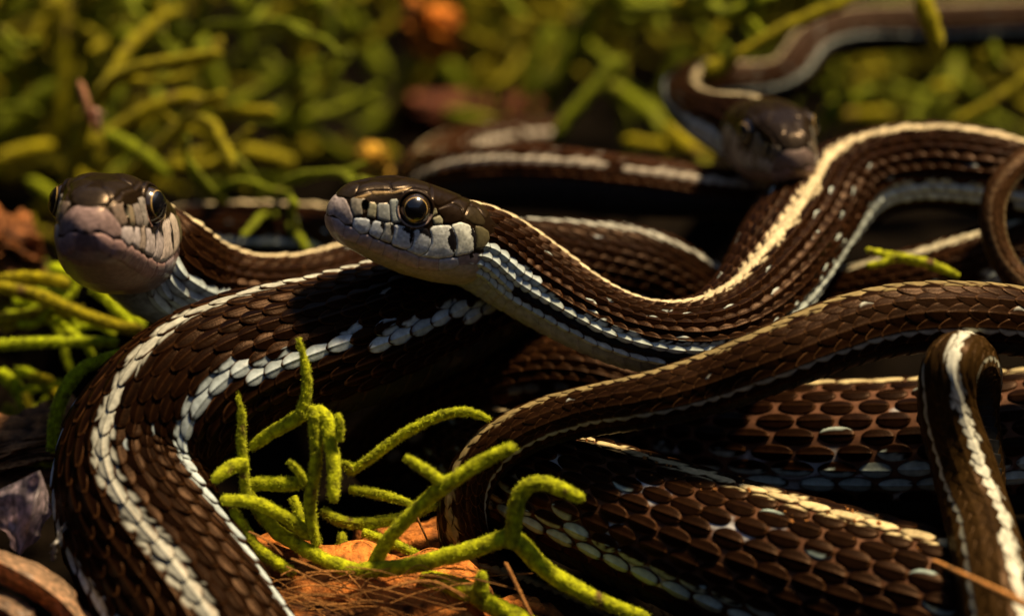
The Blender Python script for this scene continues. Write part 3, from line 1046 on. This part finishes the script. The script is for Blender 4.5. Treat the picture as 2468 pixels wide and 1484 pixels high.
def sprig(label, parts, colr, group=None, fuzz=260, cat='moss'):
    W0, _ = strand(*parts[0][1:4])
    root = empty('moss_sprig', W0[len(W0) // 2])
    tag(root, label, cat, group)
    for k, p in enumerate(parts):
        W, R = strand(*p[1:4])
        R = R * .88
        mb = MB()
        L = np.linalg.norm(np.diff(W, axis=0), axis=1).sum()
        tube(mb, W, R, colr * (0.85 + .3 * random.random()), sides=14, fuzz=fuzz * L / .01, seed=k * 7 + len(label), step=.45, taper0=p[0] == 'both')
        mb.build('stem' if k == 0 else 'branch', M_MOSS, root)
    return root


G1 = np.array([.48, .52, .006])
sprig('large green fuzzy moss sprig forking over the orange bark, tip curled like a hook', [
    ('s', Z6([(235, 820), (290, 920), (380, 1030), (500, 1110), (640, 1190), (780, 1240), (900, 1242), (1050, 1230), (1250, 1180), (1450, 1125)]) + [(1235, 1298), (1290, 1348), (1370, 1408), (1450, 1448), (1570, 1490)], [15, 19, 21, 20, 22, 24, 25, 24, 16], [-4, -8, -12, -14, -16]),
    ('b', [(1232, 1315), (1238, 1270), (1246, 1212), (1268, 1172), (1312, 1164), (1362, 1182), (1412, 1206)], [24, 23, 22, 20, 18], [-14, -16, -18]),
    ('b', Z6([(890, 1240), (950, 1120), (1050, 1000), (1200, 860), (1280, 800), (1450, 690), (1640, 600)]), [19, 19, 20, 17], [-9, -15, -19]),
    ('b', Z6([(1270, 810), (1180, 740), (1050, 660)]), [17, 16, 11], [-16, -17]),
    ('both', [(1010, 1385), (1060, 1402), (1110, 1416), (1160, 1440), (1220, 1474), (1300, 1510)], [24, 27, 28, 26], [-9, -16]),
    ('b', [(1152, 1446), (1160, 1408), (1160, 1372)], [22, 20, 10], [-14, -16]),
], G1)
sprig('upright green moss sprig arching in front of the pale side stripe of the thick coil', [
    ('both', Z6([(610, 1130), (575, 1000), (580, 800), (602, 650), (596, 560), (592, 470), (605, 420)]), [14, 17, 17, 16, 15], [-8, -10, -11]),
    ('both', Z6([(250, 625), (350, 550), (470, 480), (560, 432), (625, 435), (665, 500), (675, 600), (690, 680), (690, 800), (692, 905)]), [15, 18, 20, 20, 18, 16], [-7, -10, -13]),
    ('b', Z6([(515, 450), (550, 330), (545, 200), (505, 40)]), [16, 14, 12, 5], [-10, -11]),
    ('b', Z6([(715, 580), (722, 500), (708, 432)]), [11, 11, 8], [-12, -13]),
    ('b', Z6([(480, 870), (510, 950), (560, 1070)]), [12, 13, 12], [-5, -7]),
], G1)
sprig('short green moss sprig with pointed spike leaning on the thick coil', [
    ('s', Z6([(245, 860), (232, 800), (226, 690), (214, 600), (214, 450), (176, 290)]), [14, 14, 14, 13, 11, 5], [-9, -10, -11]),
    ('b', Z6([(235, 690), (150, 720), (62, 795)]), [17, 18, 12], [-10, -14]),
    ('b', Z6([(260, 800), (380, 798), (470, 802), (550, 800)]), [17, 20, 19, 14], [-8, -9]),
    ('b', Z6([(545, 800), (500, 725), (455, 680)]), [12, 11, 8], [-10, -12]),
], G1 * .95)
sprig('green moss strand lying low beside the thick coil', [
    ('both', Z6([(100, 885), (200, 885), (300, 905), (400, 950), (520, 1030), (570, 1090)]), [14, 17, 19, 19, 16], [-14, -11, -7]),
], G1)
sprig('green moss strand running down onto the orange bark', [
    ('both', Z6([(155, 930), (210, 1010), (262, 1100), (350, 1180), (500, 1268)]), [15, 18, 19, 18, 12], [-12, -9]),
], G1 * .9)
sprig('slim green moss strand reaching out to touch the slender tail', [
    ('both', Z6([(755, 750), (850, 690), (1000, 580), (1150, 490), (1330, 430), (1420, 438), (1505, 472)]), [12, 14, 14, 14, 13, 6], [2, -2, -5]),
    ('b', Z6([(790, 735), (760, 705), (725, 690)]), [10, 11, 9], [1, 0]),
], G1 * .85)
sprig('dark green curved moss strand in the shade behind the fork', [
    ('both', Z6([(620, 930), (720, 990), (900, 1002), (1080, 965), (1230, 900)]), [14, 17, 16, 12], [2, 0]),
    ('b', Z6([(770, 830), (900, 850), (1020, 880), (1105, 912)]), [11, 13, 12, 7], [4, 2]),
    ('b', Z6([(730, 1150), (735, 1040)]), [14, 13], [0, 1]),
    ('b', Z6([(840, 1050), (1050, 1130), (1160, 1185)]), [12, 13, 10], [0, -3]),
], G1 * .8)
# small bright fork lying on the body under the arch
sprig('small bright yellow-green moss fork lying on the snake body under the arch', [
    ('s', [(2312, 665), (2265, 645), (2210, 628), (2150, 618), (2085, 600)], [8, 14, 14, 13, 7], [24, 26]),
    ('b', [(2160, 620), (2120, 636), (2084, 640)], [11, 10, 8], [25, 25]),
], np.array([.55, .58, .012]), fuzz=0)

# moss strands of the thicket behind: traced one by one
BG = [
    ([(150, -20), (156, 120), (150, 250), (138, 350)], 27, 95, .75), ([(-20, 350), (60, 265), (140, 195)], 25, 92, .9), ([(300, -20), (400, 48), (470, 110), (515, 180), (535, 262)], 26, 112, .85),
    ([(180, 55), (270, 85), (362, 98)], 25, 100, .95), ([(575, -20), (598, 50), (592, 90), (606, 135)], 22, 105, .6), ([(598, 75), (680, 30), (750, -15)], 23, 108, .8),
    ([(0, 90), (40, 170), (22, 250), (-10, 310)], 22, 100, .9), ([(-20, 400), (70, 362), (135, 348)], 22, 82, .8), ([(245, 322), (310, 352), (412, 432)], 22, 62, .8),
    ([(252, 326), (238, 380), (235, 430)], 15, 64, .8), ([(302, 362), (262, 388), (240, 420)], 13, 62, .8), ([(215, 160), (290, 188), (302, 260), (282, 335)], 22, 130, .8),
    ([(345, 230), (350, 300), (395, 335), (430, 350)], 22, 135, .8), ([(765, -30), (770, 40)], 25, 90, .7), ([(430, 330), (520, 290), (600, 260)], 26, 150, .9), ([(620, 380), (720, 365), (840, 375), (960, 372)], 24, 125, .9),
    ([(560, 330), (660, 290), (720, 250)], 24, 160, .9), ([(820, 20), (880, 110), (930, 200)], 28, 170, .9), ([(905, 370), (960, 260), (1010, 190), (1080, 110)], 26, 165, .9), ([(1000, 90), (1090, 180), (1170, 290)], 28, 160, .8),
    ([(1120, 30), (1200, 100), (1260, 220)], 28, 175, .9), ([(850, 330), (930, 290), (985, 250)], 26, 145, .8), ([(1190, 320), (1160, 240), (1180, 150)], 26, 150, .9), ([(1410, 10), (1365, 120), (1300, 240)], 24, 112, .9),
    ([(1505, 135), (1432, 215), (1380, 272), (1330, 345)], 20, 88, .8), ([(1440, -20), (1520, 0), (1560, 35)], 19, 95, .8), ([(1340, 60), (1290, 160), (1270, 260)], 22, 125, .9), ([(1455, 200), (1555, 270), (1605, 332)], 20, 100, .9),
    ([(1598, 300), (1650, 355), (1690, 380)], 26, 84, .9), ([(1500, 335), (1535, 345), (1620, 352)], 18, 90, .9), ([(1290, 280), (1320, 330), (1300, 350)], 20, 95, .8), ([(1640, 100), (1620, 180), (1560, 300)], 20, 135, .9),
    ([(1730, 40), (1800, 18), (1880, -15)], 14, 62, 1.2), ([(1612, 2), (1670, 18), (1730, 42)], 17, 78, .8), ([(1690, 175), (1715, 170), (1770, 138), (1850, 92), (1925, 52), (2000, 22), (2100, -25)], [26, 28, 15, 15, 17, 16, 15], 66, 1),
    ([(1795, 40), (1830, 78), (1856, 98)], 14, 68, .8), ([(1800, 50), (1808, 130), (1790, 170)], 14, 84, .8), ([(1745, 50), (1700, 130), (1670, 190)], 12, 96, .8), ([(2215, -20), (2245, 60), (2266, 135)], [24, 24, 10], 58, .5),
    ([(2490, 175), (2400, 242), (2290, 300)], 16, 76, .8), ([(1920, 60), (1890, 130), (1870, 190)], 11, 90, .8), ([(2395, 100), (2402, 150), (2432, 172)], 15, 85, .8), ([(2370, 165), (2400, 160)], 13, 86, .8),
    ([(2120, 210), (2060, 240), (1990, 250)], 20, 98, .8), ([(1985, 300), (2020, 260), (2050, 205)], 22, 92, .7), ([(2240, 215), (2300, 205)], 17, 100, .8), ([(1960, 330), (1985, 290)], 18, 90, .8), ([(2150, 270), (2060, 280), (1980, 272)], 17, 105, .8),
    ([(-20, 690), (90, 712), (200, 758), (350, 800)], 17, 30, .9), ([(-20, 832), (120, 824), (290, 826)], 15, 25, .8), ([(170, 684), (90, 668), (-10, 672)], 15, 34, .8), ([(310, 850), (190, 896), (142, 975), (124, 1095)], [12, 16, 17, 12], 8, .8),
    ([(-10, 890), (55, 960), (70, 1050)], 20, 35, .7), ([(-20, 775), (90, 760), (210, 745)], 17, 36, .8), ([(10, 970), (40, 1040), (30, 1110)], 20, 38, .8), ([(220, 690), (290, 740), (350, 790)], 15, 40, .9), ([(-20, 1125), (70, 1112), (140, 1120)], 11, 10, .8),
    ([(180, 560), (130, 480), (60, 430)], 20, 75, .8), ([(80, 520), (40, 600), (60, 660)], 20, 78, .8), ([(470, 470), (560, 440), (700, 440)], 18, 110, .8), ([(880, 390), (892, 420), (900, 470)], 22, 100, .8),
    ([(640, 470), (690, 400), (760, 330)], 22, 130, .8), ([(760, 480), (800, 420), (830, 330)], 20, 128, .8),
]
lr_ = np.random.default_rng(44)
for k in range(26):
    x0, y0 = lr_.uniform(-30, 300), lr_.uniform(640, 1080)
    if x0 > 300 - (y0 - 640) * .45:
        continue
    a0, l0 = lr_.normal(.1, .6), lr_.uniform(70, 190)
    pl = [(x0 + math.cos(a0 + lr_.normal(0, .12) * t) * l0 * t, y0 + math.sin(a0 + .35 * t * lr_.normal(0, 1)) * l0 * t) for t in (0, .35, .7, 1)]
    BG.append((pl, lr_.uniform(8, 14), lr_.uniform(30, 44), .6))
bgrand = np.random.default_rng(5)
for k, (pl, r, dz, tip) in enumerate(BG):
    W, R = strand(pl, r, dz if dz < 60 else dz + 12 + (dz - 60) * .45, tip)
    mb = MB()
    y = pl[0][1]
    cl = (2.0 if dz < 45 else 1.0) * GREEN * (1.0 + .25 * bgrand.random()) if bgrand.random() < .55 else YGREEN * (.8 + .3 * bgrand.random())
    tube(mb, W, R, cl, sides=10, seed=k + 100, step=.7, taper0=True, fuzz=240 * np.linalg.norm(W[-1] - W[0]) / .01 if dz < 45 else 0)
    o = mb.build('moss_strand', M_MOSS, origin=W[0])
    front = dz < 45
    tag(o, 'green moss strand sticking out from under the coil below the forward-facing head' if front else 'blurred yellow-green moss strand in the thicket behind the snakes', 'moss',
        'moss strands beside the thick coil' if front else 'moss strands in the thicket')

# filler sprigs deeper in the thicket: a few shapes, copied
variants = []
for vtx in range(6):
    r_ = np.random.default_rng(60 + vtx)
    mb = MB()
    def grow(p, d, ln, rad, depth):
        n = 7
        pts = [p]
        for _ in range(n):
            d = norm(d + r_.normal(0, .22, 3))
            pts.append(pts[-1] + d * ln / n)
        tube(mb, np.array(pts), np.linspace(rad, rad * .8, n + 1), (GREEN if vtx % 2 else YGREEN * .8), sides=8, seed=vtx * 13 + depth, step=.9)
        if depth < 2:
            for c in range(3 if depth == 0 else 2):
                k = r_.integers(2, n)
                grow(pts[k], norm(d + r_.normal(0, .9, 3)), ln * .6, rad * .85, depth + 1)
    grow(np.zeros(3), norm(np.array([r_.normal(0, .5), r_.normal(0, .3), 1])), .060, .0014, 0)
    variants.append(mb.build('moss_tuft', M_MOSS, link=False))
cnt = 0
tries = 0
fr = np.random.default_rng(91)
while cnt < 295 and tries < 8000:
    tries += 1
    x = fr.uniform(-.20, .20)
    y = fr.uniform(.06, .50)
    z = ground_z(x, y) + fr.random() ** 1.1 * np.interp(y, [.06, .10, .16, .3, .5], [.004, .015, .042, .06, .07])
    p = np.array([x, y, z])
    d = np.linalg.norm(SP[:, :3] - p, axis=1) - SP[:, 3]
    if d.min() < .016:
        continue
    px, py, w = project(p)
    if (w < FOCUS + .175 and not (px < 900 and py > 230 and w > FOCUS + .085)) or (px < 830 and py < 230 and (w < FOCUS + .16 or fr.random() < .55)) or (900 > px > 500 and 40 < py < 330 and fr.random() < .93):
        continue
    src = variants[fr.integers(0, 6)]
    o = src.copy()
    COL.objects.link(o)
    o.location = p - np.array([0, 0, .004])
    o.rotation_euler = (fr.normal(0, .5), fr.normal(0, .5), fr.uniform(0, 6.28))
    s = fr.uniform(.8, 1.35)
    o.scale = (s, s, s)
    tag(o, 'forked moss tuft deep in the dark green thicket behind the snakes', 'moss', 'moss tufts deep in the thicket')
    cnt += 1


# ------------------------------------------------------------------ bark, needles, husks
def chip(label, c, size, rot, colr, name='bark_chip', group='bark chips on the ground', seed=0):
    """splintered slab: long fibres, ragged ends"""
    n, m = 90, 150
    u = np.linspace(-1, 1, n)
    ph = np.linspace(0, 2 * math.pi, m, endpoint=False)
    cs, sn = np.cos(ph), np.sin(ph)
    sy = np.sign(cs) * np.abs(cs) ** .55
    sz = np.sign(sn) * np.abs(sn) ** .55
    fib = vnoise(np.stack([np.zeros(m), cs * 9 + 19, sn * 9 + 19], -1), seed)
    fib2 = vnoise(np.stack([np.zeros(m), cs * 24 + 29, sn * 24 + 29], -1), seed + 7)
    X = u[:, None] * (1 + .55 * (fib - .5) + .35 * (fib2 - .5))[None]
    endk = np.clip((1 - np.abs(u)) * 7, 0.02, 1)[:, None] ** .7
    wob = .5 * vnoise(np.stack([X * 1.3, np.broadcast_to(cs * 2, X.shape), np.broadcast_to(sn * 2, X.shape)], -1) + 40, seed + 3)
    b1, b2 = cs[None] + wob * .5, sn[None] + wob * .5
    nn = vnoise(np.stack([X * 1.6, b1 * 5, b2 * 5], -1) + 20, seed + 1) - .5
    n3 = vnoise(np.stack([X * 3.0, b1 * 16, b2 * 16], -1) + 20, seed + 2) - .5
    n4 = vnoise(np.stack([X * 4.0, b1 * 34, b2 * 34], -1) + 20, seed + 4) - .5
    k = endk * (1 + .7 * nn + .5 * n3 + .25 * n4)
    V = np.stack([X * size[0], sy[None] * k * size[1], sz[None] * k * size[2] + .25 * size[2] * np.sin(u * 2.2 + seed)[:, None]], -1)
    cz, sz_ = math.cos(rot[2]), math.sin(rot[2])
    cx, sx = math.cos(rot[0]), math.sin(rot[0])
    cy, sy_ = math.cos(rot[1]), math.sin(rot[1])
    Rz = np.array([[cz, -sz_, 0], [sz_, cz, 0], [0, 0, 1]])
    Ry = np.array([[cy, 0, sy_], [0, 1, 0], [-sy_, 0, cy]])
    Rx = np.array([[1, 0, 0], [0, cx, -sx], [0, sx, cx]])
    V = V @ (Rz @ Ry @ Rx).T + c
    tone = np.clip(.45 + 1.2 * nn + 1.5 * n3 + 1.3 * n4, 0, 1)[..., None]
    cc = colr * (.12 + 1.35 * tone) + np.array([.10, .05, .01]) * np.clip(tone - .6, 0, 1)
    mb = MB()
    mb.grid(V, cc, closed=True)
    o = mb.build(name, M_BARK, origin=np.array(c))
    tag(o, label, 'bark', group)
    return o


ORANGE = np.array([.42, .135, .022])
chip('large orange fibrous bark chip under the forked moss sprig', P(840, 1492, -8), (.020, .010, .0042), (.45, .12, -.16), ORANGE * 1.1, seed=1)
chip('small orange bark splinter tucked beside the lowest moss stem', P(1120, 1530, -7), (.013, .005, .0030), (.2, .05, .25), ORANGE, seed=2)
chip('blurred brown bark piece beside the moss by the left head', P(10, 612, 60), (.006, .0055, .0055), (.3, .2, .4), np.array([.20, .07, .02]), seed=3)
chip('bright orange bark crumb high up in the blurred moss', P(1042, 72, 140), (.0058, .0048, .0045), (.3, .2, .4), np.array([.55, .17, .015]), seed=4)
chip('dark red-brown bark slab low in the moss thicket', P(1140, 288, 190), (.016, .006, .004), (0, .1, .1), np.array([.09, .022, .010]), seed=5)
chip('orange bark flake peeping out under the slender tail loop', P(1010, 1330, 4), (.010, .005, .0022), (.2, 0, .2), ORANGE * .8, seed=6)
chip('brown bark flake in the shade beside the left edge of the coil', P(40, 1085, 14), (.010, .006, .003), (.2, 0, .3), np.array([.16, .07, .025]), seed=7)
chip('yellowish crumb standing in for a highlight behind the top of the sideways head', P(900, 396, 92), (.0028, .0026, .0028), (.2, 0, .3), np.array([.62, .36, .04]), seed=8)  # its yellow paints in a bright highlight


def needle(label, pts, r, dz, colr, tip=.6):
    W, R = strand(pts, r, dz, tip)
    mb = MB()
    tube(mb, W, R, colr, sides=7, rough=.08, seed=int(pts[0][0]), step=1.2, taper0=True)
    o = mb.build('dry_needle', M_STRAW, origin=W[0])
    tag(o, label, 'needle', 'dry needles and fibres')


NEED = np.array([.50, .22, .055])
needle('orange dry needle lying across the broad-striped tail', [(2245, 1348), (2360, 1402), (2520, 1478)], [5, 8, 10], [-29, -43], NEED * 1.3)
needle('thin brown needle under the hooked moss stem', [(1216, 1352), (1250, 1420), (1284, 1492)], [6, 5, 5], [-16, -19], NEED * .7)
needle('fine reddish fibre beside the crossed moss stems', [(1000, 1235), (1025, 1290), (1048, 1345)], 3.2, -2, NEED * .6)
needle('fine fibre bending over the low moss strand', [(598, 1280), (640, 1300), (682, 1338)], 2.4, -14, NEED * .8)
needle('pale fibre resting on the orange bark', [(930, 1420), (1040, 1400), (1120, 1440)], 3, -18, NEED)
needle('short fibre sticking up from the orange bark', [(700, 1345), (745, 1362), (800, 1385)], 3, -16, NEED * .9)
needle('pinkish dry stalk standing in the moss beyond the left head', [(190, 190), (205, 240), (222, 300)], [9, 11, 12], 62, np.array([.42, .20, .10]))


sf, qmax = SURF['thick brown snake body with yellow speckled back stripe lying under the slender tails']
cr = np.random.default_rng(15)
mbc = MB()
for k in range(70):
    qk = cr.uniform(qmax * .28, qmax * .85)
    tk = cr.normal(-.1, .35)
    c0 = sf(np.array([qk]), np.array([tk]), np.array([.10]))[0]
    rk = .00012 + .00030 * cr.random() ** 2.5
    th_ = np.linspace(.05, math.pi - .05, 5)
    ph_ = np.linspace(0, 2 * math.pi, 6, endpoint=False)
    rr_ = rk * (0.7 + .6 * cr.random((5, 6)))
    Vk = c0 + np.stack([rr_ * np.sin(th_)[:, None] * np.cos(ph_)[None], rr_ * np.sin(th_)[:, None] * np.sin(ph_)[None], rr_ * np.cos(th_)[:, None]], -1)
    mbc.grid(Vk, np.broadcast_to(np.array([.55, .22, .05]) * cr.uniform(.4, 1.3), Vk.shape), closed=True)
crumbs = mbc.build('soil_crumbs', M_BARK)
tag(crumbs, 'tiny orange bark crumbs sprinkled along the yellow back stripe', 'crumbs', None, 'stuff')

fb = np.random.default_rng(77)
for k in range(60):
    x0, y0 = fb.uniform(620, 1180), fb.uniform(1375, 1478)
    a_, ln_ = fb.normal(.12, .28), fb.uniform(60, 240)
    bend = fb.normal(0, 14)
    dx, dy = math.cos(a_) * ln_, math.sin(a_) * ln_
    needle('hair-thin orange fibre strewn over the bark under the moss sprig', [(x0 - dx / 2, y0 - dy / 2), (x0 + bend * .3, y0 - abs(bend)), (x0 + dx / 2, y0 + dy / 2)], fb.uniform(1.3, 2.6), fb.uniform(-17, -11), NEED * fb.uniform(.5, 1.2))


def husk(label, lines, colr, seed=0, nu=22):
    """thin folded sheet lofted through picture polylines (x, y, depth)"""
    L = []
    for ln in lines:
        W = np.array([P(*p) for p in ln])
        t = np.linspace(0, 1, len(W))
        L.append(spline(t, W, np.linspace(0, 1, 40)) if len(W) > 2 else W[0] + (W[-1] - W[0]) * np.linspace(0, 1, 40)[:, None])
    L = np.array(L)
    t = np.arange(len(L), dtype=float)
    tq = np.linspace(0, t[-1], nu * (len(L) - 1) + 1)
    top = np.stack([np.stack([np.interp(tq, t, L[:, a, c]) for a in range(40)], 0) for c in range(3)], -1)
    uu, vv = np.meshgrid(np.linspace(0, 1, 40), np.linspace(0, 1, len(tq)), indexing='ij')
    top = top + CV((0, .3, 1)) * ((vnoise(np.stack([uu * 5, vv * 4, uu * 0 + seed], -1), seed) - .5) * .0016 + (vnoise(np.stack([uu * 3, vv * 22, uu * 0], -1), seed + 1) - .5) * .0004)[..., None]
    edge = .0010 * (vnoise(np.stack([uu * 13, vv * 0, uu * 0 + seed], -1), seed + 2) - .5)
    top = top + CV((1, .2, 0)) * edge[..., None] * (np.abs(vv - .5) * 2)[..., None] ** 2
    bot = top + VF * .00012
    cc = colr * (.55 + .5 * vnoise(np.stack([uu * 2, vv * 26, uu * 0], -1), seed + 3) + .35 * vnoise(np.stack([uu * 5, vv * 5, uu * 0], -1), seed + 4))[..., None]
    mb = MB()
    mb.grid(top, cc)
    mb.grid(bot[:, ::-1], cc[:, ::-1])

    def ring(g):
        return np.concatenate([g[:, 0], g[-1, 1:], g[-2::-1, -1], g[0, -2:0:-1]])
    mb.grid(np.stack([ring(top), ring(bot)], 0), np.stack([ring(cc), ring(cc)], 0), closed=True)
    o = mb.build('dry_husk', M_HUSK, origin=top[20, nu // 2])
    tag(o, label, 'husk', 'crumpled papery husks')


husk('translucent lilac-grey papery husk folded along a ridge beside the thick coil', [[(-30, 1190, -12), (-20, 1240, -13), (40, 1330, -15)], [(98, 1136, -18), (80, 1230, -20), (46, 1336, -17)], [(124, 1196, -12), (120, 1248, -12), (52, 1338, -15)]], np.array([.62, .52, .56]), 1)
husk('long curled tan papery husk sloping down toward the coil', [[(-40, 1310, -20), (70, 1350, -22), (170, 1420, -22), (230, 1500, -20)], [(-40, 1335, -26), (60, 1385, -28), (150, 1450, -27), (205, 1520, -25)], [(-40, 1385, -22), (40, 1425, -23), (120, 1480, -22), (160, 1530, -20)]], np.array([.62, .42, .26]), 2)
husk('lowest brown curled papery husk under the tan one', [[(-40, 1410, -24), (40, 1440, -26), (110, 1500, -26)], [(-40, 1440, -30), (20, 1475, -31), (80, 1530, -30)], [(-40, 1480, -26), (10, 1510, -26), (60, 1550, -25)]], np.array([.46, .31, .20]), 3)
husk('narrow whitish papery strip standing between the husks and the coil', [[(118, 1345, -16), (132, 1300, -17), (158, 1250, -16)], [(128, 1350, -18), (142, 1304, -19), (166, 1254, -17)]], np.array([.66, .64, .60]), 4)
husk('small pinkish dry husk caught in the moss beyond the left head', [[(210, 262, 62), (218, 290, 62), (226, 318, 63)], [(228, 258, 59), (234, 288, 58), (232, 320, 61)], [(250, 266, 62), (248, 292, 62), (236, 318, 63)]], np.array([.70, .48, .38]), 5)
